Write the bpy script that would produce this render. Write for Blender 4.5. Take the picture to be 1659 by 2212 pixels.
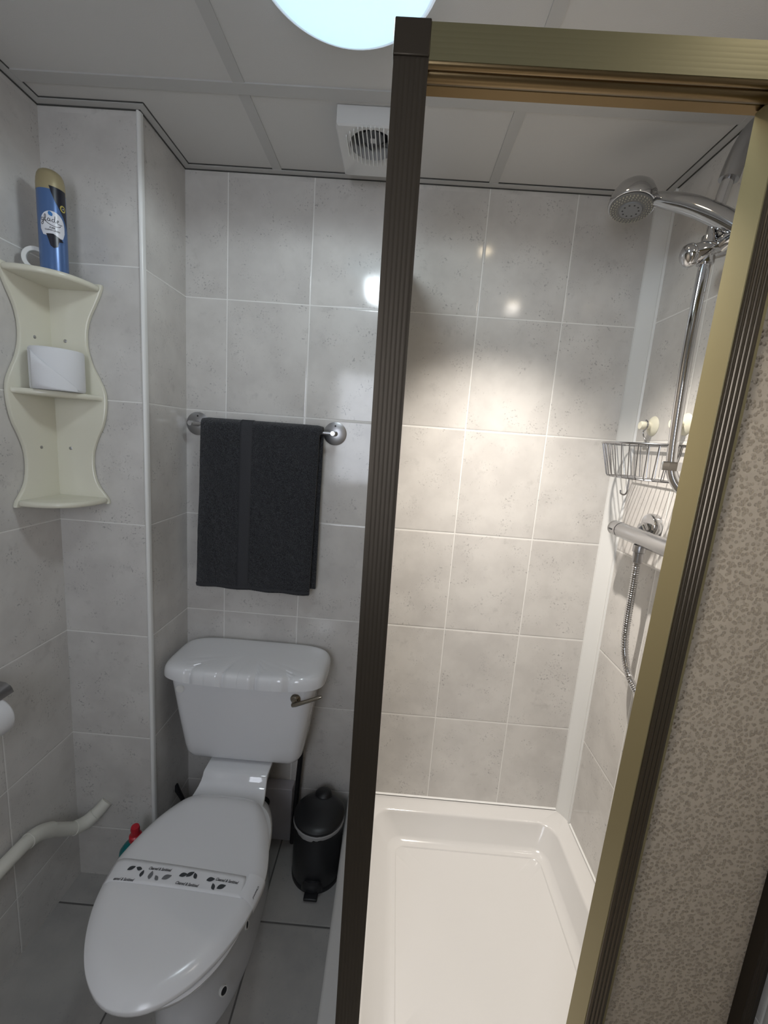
import bpy, bmesh, math, random
from mathutils import Vector, Matrix, noise
random.seed(7)
PI = math.pi
for o in list(bpy.data.objects): bpy.data.objects.remove(o, do_unlink=True)
scene = bpy.context.scene
C = scene.collection

# ------------------------------------------------------------------ camera
def set_camera():
    pi_, ya, ro = [math.radians(a) for a in (-9.7576, -1.0608, 4.265)]
    F = Vector((math.sin(ya)*math.cos(pi_), math.cos(ya)*math.cos(pi_), math.sin(pi_)))
    R = F.cross(Vector((0, 0, 1))).normalized(); U = R.cross(F)
    R2 = R*math.cos(ro)+U*math.sin(ro); U2 = -R*math.sin(ro)+U*math.cos(ro)
    M = Matrix((R2, U2, -F)).transposed().to_4x4()
    M.translation = Vector((.6733, -1.358, 1.4655))
    cd = bpy.data.cameras.new('camera'); cd.sensor_fit = 'VERTICAL'; cd.sensor_height = 24
    cd.lens = 915.89/2212*24; cd.clip_start = .02
    co = bpy.data.objects.new('camera', cd); co.matrix_world = M; C.objects.link(co)
    scene.camera = co
set_camera()
# ------------------------------------------------------------------ world, exposure
w = bpy.data.worlds.new('world'); scene.world = w; w.use_nodes = True
w.node_tree.nodes['Background'].inputs[0].default_value = (.5, .55, .6, 1)
w.node_tree.nodes['Background'].inputs[1].default_value = .05
vs = scene.view_settings
vs.view_transform = 'Standard'; vs.look = 'None'; vs.gamma = 1; vs.use_curve_mapping = False
vs.exposure = 0.0
DOME_STRENGTH = 1.15
DOME_COLOR = (.46, .80, 1.0)
DOME_LAMP = (6.0, (.84, .94, 1.0))
SPOT_ENERGY = 118.0
SPOT_COLOR = (1.0, .93, .85)
REAR_ENERGY = 2.5
FILL_STRENGTH = 7.0  # glow of the fill pane added behind the camera

# ------------------------------------------------------------------ node helpers
def mat(name, col=(.8, .8, .8), rough=.5, metal=0, spec=.5, **kw):
    m = bpy.data.materials.new(name); m.use_nodes = True
    b = m.node_tree.nodes['Principled BSDF']
    b.inputs['Base Color'].default_value = (*col, 1)
    b.inputs['Roughness'].default_value = rough
    b.inputs['Metallic'].default_value = metal
    b.inputs['Specular IOR Level'].default_value = spec
    for k, v in kw.items(): b.inputs[k.replace('_', ' ')].default_value = v
    return m
class N:
    def __init__(s, m): s.t = m.node_tree; s.b = s.t.nodes['Principled BSDF']
    def new(s, ty, **kw):
        n = s.t.nodes.new(ty)
        for k, v in kw.items(): setattr(n, k, v)
        return n
    def link(s, a, b): s.t.links.new(a, b)
    def val(s, inp, v):
        if hasattr(v, 'default_value') or hasattr(v, 'links'): s.link(v, inp)
        else: inp.default_value = v
    def m(s, op, a, b=0., c=None, clamp=False):
        n = s.new('ShaderNodeMath', operation=op, use_clamp=clamp)
        s.val(n.inputs[0], a); s.val(n.inputs[1], b)
        if c is not None: s.val(n.inputs[2], c)
        return n.outputs[0]
    def mix(s, f, a, b):
        n = s.new('ShaderNodeMix', data_type='RGBA')
        s.val(n.inputs[0], f)
        for i, v in ((6, a), (7, b)):
            if isinstance(v, tuple): n.inputs[i].default_value = (*v[:3], 1)
            else: s.link(v, n.inputs[i])
        return n.outputs[2]
    def noise(s, vec, scale, detail=3, rough=.5):
        n = s.new('ShaderNodeTexNoise'); n.inputs['Scale'].default_value = scale
        n.inputs['Detail'].default_value = detail; n.inputs['Roughness'].default_value = rough
        s.link(vec, n.inputs['Vector']); return n.outputs[0]
    def ramp(s, v, a, b):
        n = s.new('ShaderNodeMapRange'); s.link(v, n.inputs[0])
        n.inputs[1].default_value = a; n.inputs[2].default_value = b
        return n.outputs[0]
    def bump(s, h, strength, dist=.001, normal=None):
        n = s.new('ShaderNodeBump'); n.inputs['Strength'].default_value = strength
        n.inputs['Distance'].default_value = dist; s.link(h, n.inputs['Height'])
        if normal: s.link(normal, n.inputs['Normal'])
        return n.outputs[0]
def bumped(m, scale, strength, dist=.001, detail=3, coord='Object'):
    n = N(m); tc = n.new('ShaderNodeTexCoord')
    h = n.noise(tc.outputs[coord], scale, detail)
    n.link(n.bump(h, strength, dist), n.b.inputs['Normal']); return m

def tile_mat(name, ua, va, u0, du, v0, dv, colA, colB, grout, gw, rough, seed=0, grout_dark=0.):
    m = mat(name, rough=rough, spec=.5); n = N(m)
    g = n.new('ShaderNodeNewGeometry'); sx = n.new('ShaderNodeSeparateXYZ')
    n.link(g.outputs['Position'], sx.inputs[0])
    u = n.m('DIVIDE', n.m('SUBTRACT', sx.outputs[ua], u0), du)
    v = n.m('DIVIDE', n.m('SUBTRACT', sx.outputs[va], v0), dv)
    fu, fv = n.m('FRACT', u), n.m('FRACT', v)
    eu = n.m('MULTIPLY', n.m('MINIMUM', fu, n.m('SUBTRACT', 1., fu)), du)
    ev = n.m('MULTIPLY', n.m('MINIMUM', fv, n.m('SUBTRACT', 1., fv)), dv)
    if va == 2: ev = n.m('ADD', ev, n.m('GREATER_THAN', sx.outputs[2], 2.15))
    d = n.m('MINIMUM', eu, ev)
    isg = n.m('LESS_THAN', d, gw/2)
    # each tile gets its own piece of the pattern
    cell = n.new('ShaderNodeCombineXYZ')
    n.link(n.m('FLOOR', u), cell.inputs[0]); n.link(n.m('FLOOR', v), cell.inputs[1]); cell.inputs[2].default_value = seed
    wn = n.new('ShaderNodeTexWhiteNoise'); n.link(cell.outputs[0], wn.inputs['Vector'])
    off = n.new('ShaderNodeVectorMath', operation='MULTIPLY_ADD')
    n.link(wn.outputs['Color'], off.inputs[0]); off.inputs[1].default_value = (3, 3, 3); n.link(g.outputs['Position'], off.inputs[2])
    p = off.outputs[0]
    cloud = n.ramp(n.noise(p, 9, 4, .55), .36, .66)
    col = n.mix(cloud, colA, colB)
    col = n.mix(n.m('MULTIPLY', n.m('SUBTRACT', wn.outputs['Value'], .5), .12), col, (.9, .88, .84))
    # flecks in clusters
    clus = n.ramp(n.noise(p, 19, 2), .50, .62)
    fl = n.ramp(n.noise(p, 170, 3, .62), .585, .66)
    fleck = n.m('MULTIPLY', clus, fl, clamp=True)
    col = n.mix(n.m('MULTIPLY', fleck, .75), col, (.30, .29, .285))
    bl = n.ramp(n.noise(p, 26, 3, .6), .62, .78)
    col = n.mix(n.m('MULTIPLY', bl, .45, clamp=True), col, (.42, .405, .39))
    col = n.mix(isg, col, grout)
    n.link(col, n.b.inputs['Base Color'])
    n.link(n.m('ADD', n.m('MULTIPLY', isg, .45), rough), n.b.inputs['Roughness'])
    edge = n.m('DIVIDE', n.m('SUBTRACT', d, gw/2), .0035, clamp=True)
    edge = n.m('POWER', edge, .5)
    b1 = n.bump(edge, .5, .0012)
    wav = n.noise(g.outputs['Position'], 14, 1)
    b2 = n.bump(wav, .12, .004, b1)
    n.link(b2, n.b.inputs['Normal'])
    return m

TW, TH, XA, Z0 = .2521, .333, .1271, .1804
cA, cB, GR = (.66, .64, .61), (.57, .55, .525), (.82, .81, .78)
M_back = tile_mat('tile back wall', 0, 2, XA, TW, Z0, TH, cA, cB, GR, .003, .12, 1)
M_left = tile_mat('tile left wall', 1, 2, -.441, TW, Z0, TH, cA, cB, GR, .003, .14, 2)
M_right = tile_mat('tile right wall', 1, 2, -.2585, TW, Z0, TH, cA, cB, GR, .003, .12, 3)
M_box = tile_mat('tile boxing', 0, 2, -.30, 1.0, Z0, TH, cA, cB, GR, .003, .14, 4)
M_boxs = tile_mat('tile boxing side', 1, 2, -.5, 1.0, Z0, TH, cA, cB, GR, .003, .14, 5)
M_floor = tile_mat('tile floor', 0, 1, .367, .3105, -.311, .3105, (.40, .385, .36), (.32, .31, .295), (.12, .115, .11), .005, .35, 6)
M_ceil = bumped(mat('ceiling panel', (.60, .59, .57), .8), 400, .3, .0008)
M_grid = mat('ceiling bar', (.50, .495, .48), .55)
M_white_pl = bumped(mat('white plastic', (.78, .78, .76), .28), 30, .05)
M_cer = mat('white ceramic', (.78, .785, .80), .07, Coat_Weight=.3)
M_seat = bumped(mat('white seat plastic', (.74, .74, .75), .17), 900, .10, .0003)
M_tray = bumped(mat('shower tray acrylic', (.63, .62, .605), .13), 8, .1, .002)
M_cream = mat('cream lacquer', (.74, .72, .60), .22)
M_creamplastic = mat('cream plastic', (.80, .77, .62), .35)
M_chrome = mat('chrome', (.62, .62, .63), .07, 1)
M_brush = bumped(mat('satin chrome', (.55, .55, .56), .26, 1), 300, .06)
M_flute = bumped(mat('dark bronze flutes', (.15, .125, .095), .27, 1), 120, .02)
M_lever = mat('tarnished chrome', (.30, .27, .22), .22, 1)
M_steel = mat('brushed steel', (.42, .42, .43), .32, 1)
M_nozzle = mat('grey rubber face', (.17, .17, .165), .5)
M_nubs = mat('pale rubber nozzle', (.50, .47, .38), .6)
M_dark = mat('black plastic', (.012, .012, .014), .4)
M_dkgrey = mat('dark grey paint', (.017, .018, .020), .34)
M_paper = bumped(mat('white paper', (.80, .81, .83), .95), 250, .25, .0008)
M_gold = bumped(mat('gold anodised aluminium', (.34, .29, .155), .5, .7), 120, .03)
M_head = bumped(mat('olive anodised aluminium', (.165, .148, .078), .62, .5), 120, .03)
M_track = bumped(mat('brown gold anodised track', (.19, .135, .07), .30, 1), 120, .02)
M_bronze = bumped(mat('bronze anodised aluminium', (.060, .049, .037), .50, .8), 120, .03)
M_towel = mat('charcoal terry', (.030, .031, .036), 1, spec=.1, Sheen_Weight=.25)
M_band = bumped(mat('charcoal woven', (.050, .051, .056), .9, spec=.15), 300, .8, .002)
M_red = mat('red plastic', (.50, .015, .03), .3)
M_teal = mat('teal plastic', (.0, .17, .18), .3)
M_pipe = mat('white waste pipe', (.72, .71, .64), .4)
M_board = mat('white board', (.55, .54, .58), .5)
M_ink = mat('grey ink', (.06, .06, .065), .7)
M_bag = mat("white liner", (.36, .36, .36), .5)

def terry(m):
    n = N(m); tc = n.new('ShaderNodeTexCoord')
    h = n.noise(tc.outputs['Object'], 420, 3, .7)
    h2 = n.noise(tc.outputs['Object'], 45, 2)
    b = n.bump(h, 1., .0035); b = n.bump(h2, .5, .006, b)
    n.link(b, n.b.inputs['Normal'])
    n.link(n.mix(n.ramp(h, .4, .75), (.010, .011, .013), (.085, .088, .10)), n.b.inputs['Base Color'])
terry(M_towel)

def glass_mat():
    m = bpy.data.materials.new('pearl obscure glass'); m.use_nodes = True
    t = m.node_tree; n = N.__new__(N); n.t = t; b = t.nodes['Principled BSDF']; n.b = b
    b.inputs['Base Color'].default_value = (.42, .385, .335, 1); b.inputs['Roughness'].default_value = .20
    tc = n.new('ShaderNodeTexCoord')
    v = n.new('ShaderNodeTexVoronoi', feature='F1'); v.inputs['Scale'].default_value = 165
    n.link(tc.outputs['Object'], v.inputs['Vector'])
    nz = n.noise(tc.outputs['Object'], 90, 2)
    h = n.m('ADD', n.ramp(v.outputs['Distance'], .50, .10), n.m('MULTIPLY', nz, .3))
    bp = n.bump(h, 1., .0055); n.link(bp, b.inputs['Normal'])
    tr = n.new('ShaderNodeBsdfTranslucent'); tr.inputs[0].default_value = (.68, .64, .58, 1); n.link(bp, tr.inputs['Normal'])
    mx = n.new('ShaderNodeMixShader'); mx.inputs[0].default_value = .55
    n.link(b.outputs[0], mx.inputs[1]); n.link(tr.outputs[0], mx.inputs[2])
    n.link(mx.outputs[0], t.nodes['Material Output'].inputs['Surface'])
    return m
M_glass = glass_mat()
def emis(name, col, s):
    m = mat(name, (.8, .8, .8), .4); b = m.node_tree.nodes['Principled BSDF']
    b.inputs['Emission Color'].default_value = (*col, 1); b.inputs['Emission Strength'].default_value = s; return m

# ------------------------------------------------------------------ mesh helpers
def org(o):
    v = Vector((0, 0, 0))
    while o is not None: v = v + o.location; o = o.parent
    return v
def smooth_mesh(me, ang=40):
    for p in me.polygons: p.use_smooth = True
    me.set_sharp_from_angle(angle=math.radians(ang))
def obj(name, bm, m, parent=None, smooth=True, mods=(), origin=None, recalc=True):
    if recalc: bmesh.ops.recalc_face_normals(bm, faces=bm.faces)
    if parent is not None: o0 = org(parent)
    elif origin is not None: o0 = Vector(origin)
    else:
        xs = [v.co for v in bm.verts]
        o0 = Vector(((min(c.x for c in xs)+max(c.x for c in xs))/2, (min(c.y for c in xs)+max(c.y for c in xs))/2, min(c.z for c in xs)))
    for v in bm.verts: v.co -= o0
    me = bpy.data.meshes.new(name); bm.to_mesh(me); bm.free(); me.materials.append(m)
    if smooth: smooth_mesh(me)
    o = bpy.data.objects.new(name, me); C.objects.link(o)
    if parent is not None: o.parent = parent
    else: o.location = o0
    for k, a in mods:
        md = o.modifiers.new(k.lower(), k)
        for q, vv in a.items(): setattr(md, q, vv)
    return o
BEV = lambda wd, seg=2: ('BEVEL', {'width': wd, 'segments': seg, 'limit_method': 'ANGLE', 'angle_limit': .6})
def thing(name, loc, label, cat, group=None):
    o = bpy.data.objects.new(name, None); o.location = loc; C.objects.link(o); o.empty_display_size = .05
    o['label'] = label; o['category'] = cat
    if group: o['group'] = group
    return o
def tag(o, label, cat, group=None):
    o['label'] = label; o['category'] = cat
    if group: o['group'] = group
    return o
def struct(o): o['kind'] = 'structure'; return o
def nb(): return bmesh.new()
def box(bm, x0, x1, y0, y1, z0, z1):
    vs_ = [bm.verts.new((x, y, z)) for x in (x0, x1) for y in (y0, y1) for z in (z0, z1)]
    for f in ((0, 1, 3, 2), (4, 6, 7, 5), (0, 4, 5, 1), (2, 3, 7, 6), (0, 2, 6, 4), (1, 5, 7, 3)):
        bm.faces.new([vs_[i] for i in f])
    return bm
def rings(bm, rs, cap0=True, cap1=True, closed=True):
    R = [[bm.verts.new(p) for p in r] for r in rs]
    n = len(R[0])
    for a, b in zip(R, R[1:]):
        for i in range(n if closed else n-1):
            j = (i+1) % n
            bm.faces.new((a[i], a[j], b[j], b[i]))
    if cap0: bm.faces.new(R[0][::-1])
    if cap1: bm.faces.new(R[-1])
    return R
def frame(d):
    d = d.normalized(); a = Vector((0, 0, 1)) if abs(d.z) < .9 else Vector((1, 0, 0))
    u = d.cross(a).normalized(); return u, d.cross(u).normalized()
def tube(bm, pts, r, n=14, cap=True, flat=1.0):
    pts = [Vector(p) for p in pts]; rr = r if isinstance(r, (list, tuple)) else [r]*len(pts)
    u, _ = frame(pts[1]-pts[0]); rs = []
    for i, p in enumerate(pts):
        d = (pts[min(i+1, len(pts)-1)]-pts[max(i-1, 0)]).normalized()
        u = (u-d*u.dot(d)).normalized(); v = d.cross(u)
        rs.append([p+(u*math.cos(2*PI*k/n)+v*flat*math.sin(2*PI*k/n))*rr[i] for k in range(n)])
    rings(bm, rs, cap, cap); return bm
def catmull(P, k=8, closed=False):
    P = [Vector(p) for p in P]; out = []; n = len(P)
    for i in range(n if closed else n-1):
        g = (lambda j: P[j % n]) if closed else (lambda j: P[max(0, min(n-1, j))])
        a, b, c, d = g(i-1), g(i), g(i+1), g(i+2)
        for s in range(k):
            t = s/k
            out.append(.5*((2*b)+(c-a)*t+(2*a-5*b+4*c-d)*t*t+(3*b-a-3*c+d)*t**3))
    if not closed: out.append(P[-1])
    return out
def lathe(bm, prof, c, axis=(0, 0, 1), n=40):
    c = Vector(c); a = Vector(axis).normalized(); u, v = frame(a)
    rings(bm, [[c+a*h+(u*math.cos(2*PI*k/n)+v*math.sin(2*PI*k/n))*max(r, 1e-5) for k in range(n)] for r, h in prof])
    return bm
def extrude(bm, prof, fn, t0, t1):
    """prof: closed list of 2d points; fn(a,b,t)->xyz"""
    rings(bm, [[fn(a, b, t) for a, b in prof] for t in (t0, t1)]); return bm
def interp(tab, z):
    tab = sorted(tab)
    if z <= tab[0][0]: return tab[0][1]
    for (a, va), (b, vb) in zip(tab, tab[1:]):
        if z <= b: return va+(vb-va)*(z-a)/(b-a)
    return tab[-1][1]
def rrect(x0, x1, y0, y1, r, z, n=6):
    pts = []
    for cx, cy, a0 in ((x1-r, y1-r, 0), (x0+r, y1-r, PI/2), (x0+r, y0+r, PI), (x1-r, y0+r, 3*PI/2)):
        for k in range(n+1):
            a = a0+PI/2*k/n; pts.append((cx+r*math.cos(a), cy+r*math.sin(a), z))
    return pts
def text_bm(txt, size, fn, shear=0., bold=0.0, align='CENTER', cuts=0):
    cu = bpy.data.curves.new('t', 'FONT'); cu.body = txt; cu.size = size; cu.shear = shear
    cu.align_x = align; cu.align_y = 'CENTER'; cu.offset = bold; cu.resolution_u = 3
    o = bpy.data.objects.new('t', cu); C.objects.link(o)
    me = bpy.data.meshes.new_from_object(o.evaluated_get(bpy.context.evaluated_depsgraph_get()))
    bm = nb(); bm.from_mesh(me)
    bpy.data.objects.remove(o); bpy.data.curves.remove(cu); bpy.data.meshes.remove(me)
    bmesh.ops.remove_doubles(bm, verts=bm.verts, dist=size*.003)
    for v in bm.verts: v.co = Vector(fn(v.co.x, v.co.y))
    return bm

# ================================================================== SETTING
XL, XR, YF, ZC = -.249, 1.3797, -1.95, 2.193
BX, BY = 0.0, -.22
def quad(name, pts, m):
    bm = nb(); bm.faces.new([bm.verts.new(p) for p in pts])
    return struct(obj(name, bm, m, smooth=False, recalc=False))
T = .08
struct(obj('floor', box(nb(), XL-T, XR+T, YF-T, T, -T, 0), M_floor, smooth=False))
struct(obj('ceiling', box(nb(), XL-T, XR+T, YF-T, T, ZC+.003, ZC+.003+T), M_ceil, smooth=False))
struct(obj('wall_back', box(nb(), XL-T, XR+T, 0, T, 0, ZC+.003), M_back, smooth=False))
struct(obj('wall_left', box(nb(), XL-T, XL, YF-T, 0, 0, ZC+.003), M_left, smooth=False))
struct(obj('wall_right', box(nb(), XR, XR+T, YF-T, 0, 0, ZC+.003), M_right, smooth=False))
# boxed-in duct in the back left corner: front face and side face
bm = nb(); box(bm, XL, BX, BY, 0, 0, ZC+.003)
o = struct(obj('wall_boxing', bm, M_box, smooth=False)); o.data.materials.append(M_boxs)
for p in o.data.polygons:
    if abs(p.normal.x) > .5: p.material_index = 1
# wall behind the camera with door and added glowing pane for front fill
M_paint = mat('painted wall', (.62, .60, .56), .7)
WX0, WX1, WZ0, WZ1 = .18, .62, 1.10, 1.95
bm = nb()
box(bm, XL-T, WX0, YF-T, YF, 0, ZC+.003); box(bm, WX1, XR+T, YF-T, YF, 0, ZC+.003)
box(bm, WX0, WX1, YF-T, YF, 0, WZ0); box(bm, WX0, WX1, YF-T, YF, WZ1, ZC+.003)
struct(obj('wall_front', bm, M_paint, smooth=False))
bm = nb(); box(bm, WX0+.02, WX1-.02, YF-.05, YF-.04, WZ0+.02, WZ1-.02)
M_fill = emis('added fill pane', (.84, .89, 1.0), FILL_STRENGTH)
struct(obj('fill_pane_1', bm, M_fill, smooth=False))
bm = nb()
box(bm, WX0, WX0+.03, YF-.06, YF+.01, WZ0, WZ1); box(bm, WX1-.03, WX1, YF-.06, YF+.01, WZ0, WZ1)
box(bm, WX0+.03, WX1-.03, YF-.06, YF+.01, WZ0, WZ0+.03); box(bm, WX0+.03, WX1-.03, YF-.06, YF+.01, WZ1-.03, WZ1)
struct(obj('trim_1', bm, M_white_pl, smooth=False))
bm = nb(); box(bm, .70, 1.34, YF, YF+.03, 0, 2.0)
for x0, x1, z0, z1 in ((.77, 1.0, .15, .9), (1.05, 1.27, .15, .9), (.77, 1.0, 1.05, 1.85), (1.05, 1.27, 1.05, 1.85)):
    box(bm, x0, x1, YF+.02, YF+.038, z0, z1)
d1 = struct(obj('door_1', bm, mat('white door paint', (.7, .69, .66), .4), mods=(BEV(.004),), smooth=False))
obj('door_handle', tube(nb(), [(.75, YF+.03, 1.0), (.75, YF+.08, 1.0), (.76, YF+.085, 1.0), (.86, YF+.085, 1.0)], .009), M_chrome, d1)

# ceiling grid bars and perimeter angle
bm = nb()
for x0, x1 in ((.261, .287), (.874, .900)): box(bm, x0, x1, YF, -.0, ZC+.0005, ZC+.008)
for y0, y1 in ((-.317, -.285), (-.93, -.90), (-1.54, -1.51)): box(bm, XL, XR, y0, y1, ZC-.0002, ZC+.008)
struct(obj('trim_2', bm, M_grid, smooth=False))
def angle_trim(name, segs):
    bm = nb()
    for (x0, x1, y0, y1) in segs: box(bm, x0, x1, y0, y1, ZC-.0010, ZC+.003)
    return struct(obj(name, bm, M_grid, smooth=False))
A = .020
angle_trim('trim_3', ((BX+A, XR, -A, 0), (BX, BX+A, BY-A, 0), (XL, BX, BY-A, BY), (XL, XL+A, YF, BY-A), (XR-A, XR, YF, -A)))
M_shadowgap = mat('painted shadow line', (.06, .06, .055), .8)  # dark strips paint the shadow line along the perimeter angle
bm = nb(); g = .003
for (x0, x1, y0, y1) in ((BX+g, XR, -g, 0), (BX, BX+g, BY-g, 0), (XL, BX, BY-g, BY), (XL, XL+g, YF, BY-g), (XR-g, XR, YF, -g)):
    box(bm, x0, x1, y0, y1, ZC-.0030, ZC-.0006)
for (x0, x1, y0, y1) in ((BX+A+.001, XR, -A-.002, -A), (BX+A, BX+A+.0015, BY-A, -A), (XL, BX+A, BY-A-.0015, BY-A), (XL+A, XL+A+.0015, YF, BY-A), (XR-A-.0015, XR-A, YF, -A)):
    box(bm, x0, x1, y0, y1, ZC+.0008, ZC+.003)
struct(obj('shadow_trim_4', bm, M_shadowgap, smooth=False))
# white plastic edge bead on the boxing corner
bm = nb(); prof = [(-.007, 0), (.0, 0), (.0, .012), (.0015, .012)]
arc = [(.0035-.0105*math.cos(a)*1., BY+.0035-.0) for a in (0,)]
pr = [(-.008, .001), (-.008, -.002)]+[(-.005+.0075*math.sin(a), .0-.0005-.0065*math.cos(a)+.003) for a in [PI/2*k/6 for k in range(7)]]+[(.0025, .010), (0, .010), (0, .001)]
extrude(bm, [(BX+a, BY+b) for a, b in pr], lambda a, b, t: (a, b, t), 0, ZC-.002)
struct(obj('trim_5', bm, M_white_pl))
# broad white corner strip in the shower
pr = [(1.3797, 0), (1.350, 0), (1.350, -.004), (1.3525, -.008)]
pr += [(1.3525+.024*t+.003*math.sin(PI*t), -.008-.038*t) for t in (.1, .2, .3, .4, .5, .6, .7, .8, .9, 1.)]
pr += [(1.3755, -.048), (1.3740, -.054), (1.3797, -.057)]
struct(obj('trim_6', extrude(nb(), pr, lambda a, b, t: (a, b, t), .186, ZC-.002), M_white_pl))
struct(obj('trim_7', extrude(nb(), [(-.0, 0), (0, .004), (-.005, 0)], lambda a, b, t: (t, a, .1895+b), .60, 1.36), M_white_pl))
struct(obj('trim_8', extrude(nb(), [(1.3797, 0), (1.3797, .004), (1.3747, 0)], lambda a, b, t: (a, t, .1895+b), -.78, -.06), M_white_pl))

# ================================================================== LAMPS
def lamp(kind, parent, name, energy, col, rad, dz, size, blend):
    ld = bpy.data.lights.new(name, 'SPOT'); ld.energy = energy; ld.color = col
    ld.spot_size = math.radians(size); ld.spot_blend = blend; ld.shadow_soft_size = rad
    lo = bpy.data.objects.new(name, ld); C.objects.link(lo); lo.parent = parent; lo.location = (0, 0, dz)
    return lo
DX, DY = .5425, -.598
t = thing('ceiling_light', (DX, DY, ZC), 'round white dome lamp glowing blue-white on the ceiling', 'ceiling light')
obj('lamp_base', lathe(nb(), [(0, .002), (.150, .002), (.151, -.006), (.149, -.022), (.146, -.031), (.141, -.034), (.137, -.033), (.137, -.026), (0, -.026)], (DX, DY, ZC), n=72), emis('translucent lamp rim', (.62, .80, 1.0), .45), t)
obj('lamp_diffuser', lathe(nb(), [(.1365, -.026), (.136, -.036), (.130, -.041), (.112, -.047), (.08, -.053), (.04, -.056), (.0, -.057)], (DX, DY, ZC), n=72), emis('lit opal plastic', DOME_COLOR, DOME_STRENGTH), t)
lamp('SPOT', t, 'dome_lamp', DOME_LAMP[0], DOME_LAMP[1], .06, -.105, 178, .12)
def downlight(x, y, energy, size, blend, label):
    t = thing('downlight', (x, y, ZC), label, 'ceiling light')
    obj('trim_ring', lathe(nb(), [(.028, .002), (.042, .002), (.042, -.003), (.036, -.005), (.028, -.003)], (x, y, ZC), n=40), M_brush, t)
    obj('bulb', lathe(nb(), [(0, .002), (.0265, .002), (.0265, -.002), (.020, -.009), (.010, -.012), (.0, -.013)], (x, y, ZC), n=32), emis('warm bulb', (1., .82, .56), 20), t)
    lamp('SPOT', t, 'downlight_beam', energy, SPOT_COLOR, .014, -.030, size, blend)
downlight(.95, -.40, SPOT_ENERGY, 92, 1.0, 'small warm recessed downlight above the shower tray')
downlight(1.20, -.95, REAR_ENERGY, 165, .6, 'small warm recessed downlight in front of the shower door')

# ================================================================== SHOWER TRAY
def tray():
    t = nb()
    X0, X1, Y0, Y1 = .595, XR-.001, -.785, -.001
    def rect(x0, x1, y0, y1, r, z): return rrect(x0, x1, y0, y1, r, z, 8)
    L = []
    zt = .186
    L.append(rect(X0, X1, Y0, Y1, .018, 0))
    L.append(rect(X0, X1, Y0, Y1, .018, zt-.012))
    for k in range(1, 5):
        a = PI/2*k/4; dd = .012*(1-math.cos(a)); L.append(rect(X0+dd, X1-dd*.2, Y0+dd, Y1-dd*.2, .018, zt-.012+.012*math.sin(a)))
    ix0, ix1, iy0, iy1 = .690, 1.322, -.70, -.060
    L.append(rect(ix0-.006, ix1+.006, iy0-.006, iy1+.006, .05, zt))
    for k in range(1, 5):
        a = PI/2*k/4*.8; L.append(rect(ix0-.006+.012*math.sin(a), ix1+.006-.012*math.sin(a), iy0-.006+.012*math.sin(a), iy1+.006-.012*math.sin(a), .055, zt-.012*(1-math.cos(a))))
    L.append(rect(.742, 1.288, -.652, -.100, .05, .126))
    for k in range(1, 6):
        a = k/5; q = .024*a
        L.append(rect(.742+q, 1.288-q, -.652+q, -.100-q, .045, .126-.011*math.sin(a*PI/2)))
    L.append(rect(.772, 1.258, -.622, -.130, .03, .1155))
    L.append(rect(.775, 1.255, -.619, -.133, .03, .1125))
    L.append(rect(.85, 1.18, -.55, -.20, .03, .110))
    rings(t, L, True, True)
    # small drain is set into the tray by the front
    return t
t = thing('shower_tray', (.987, -.39, 0), 'square glossy off-white shower tray with deep rounded basin', 'shower tray')
obj('basin', tray(), M_tray, t)
o = obj('drain', lathe(nb(), [(0, 0), (.042, 0), (.040, .003), (.012, .004), (0, .004)], (1.225, -.575, .1115)), M_white_pl, t)

# ================================================================== SHOWER ENCLOSURE
YP = -.755
def flute_prof(w, n, d=.0014, flat=.003):
    """ribbed front line from 0..w, outward depth returned"""
    P = [(0, 0), (flat, 0)]
    step = (w-2*flat)/n
    for i in range(n):
        for k in range(1, 7):
            P.append((flat+step*(i+k/6), -d*math.sin(PI*k/6)))
    P.append((w, 0)); return P
def sheared(prof, xl, xw):     # prof in (u 0..1*w, y), xl(z) = left x at height z
    def f(a, b, z): return (xl(z)+a, b, z)
    return f
t = thing('shower_enclosure', (.66, -.735, .186), 'bronze framed shower enclosure with ribbed corner post and open front', 'shower enclosure')
xl = lambda z: .6425-.0105*(z-.41)/1.55
pw = .0432
# note: ribs stand proud toward -y
pf = [(a, YP+.0015+b) for a, b in flute_prof(pw, 6, .0004)]+[(pw, -.712), (pw-.006, -.708), (.006, -.708), (0, -.712)]
obj('corner_post', extrude(nb(), pf, sheared(pf, xl, pw), .187, 1.966), M_bronze, t)
bm = box(nb(), .6312, .6758, YP-.0008, -.706, 1.927, 1.9665)
obj('post_cap', bm, M_bronze, t, mods=(BEV(.0015),))
# header: flat front with fine flutes, beaded underside
hp = [(YP+.002, 1.965)]
for i in range(6):
    for k in range(7): hp.append((YP+.002-.00012*math.sin(PI*k/6), 1.962-.0058*(i+k/6)))
hp += [(YP+.002, 1.925), (YP+.006, 1.925), (YP+.006, 1.965)]
hq = [(YP+.003, 1.930), (YP+.003, 1.925)]
for k in range(9): a = PI*k/8; hq.append((YP+.0085-.0055*math.cos(a), 1.925-.0045*math.sin(a)))
hq += [(YP+.0155, 1.929)]
for k in range(9): a = PI*k/8; hq.append((YP+.0265-.010*math.cos(a), 1.927-.0085*math.sin(a)))
hq += [(YP+.038, 1.9285), (YP+.041, 1.925), (-.700, 1.923), (-.699, 1.926), (-.699, 1.932)]
obj('header_rail', extrude(nb(), hp, lambda a, b, x: (x, a, b), .675, XR-.0005), M_head, t)
obj('header_box', box(nb(), .675, XR-.0005, YP+.0055, -.699, 1.9305, 1.9645), M_head, t, smooth=False)
obj('header_track', extrude(nb(), hq, lambda a, b, x: (x, a, b), .675, XR-.0005), M_track, t)
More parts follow.
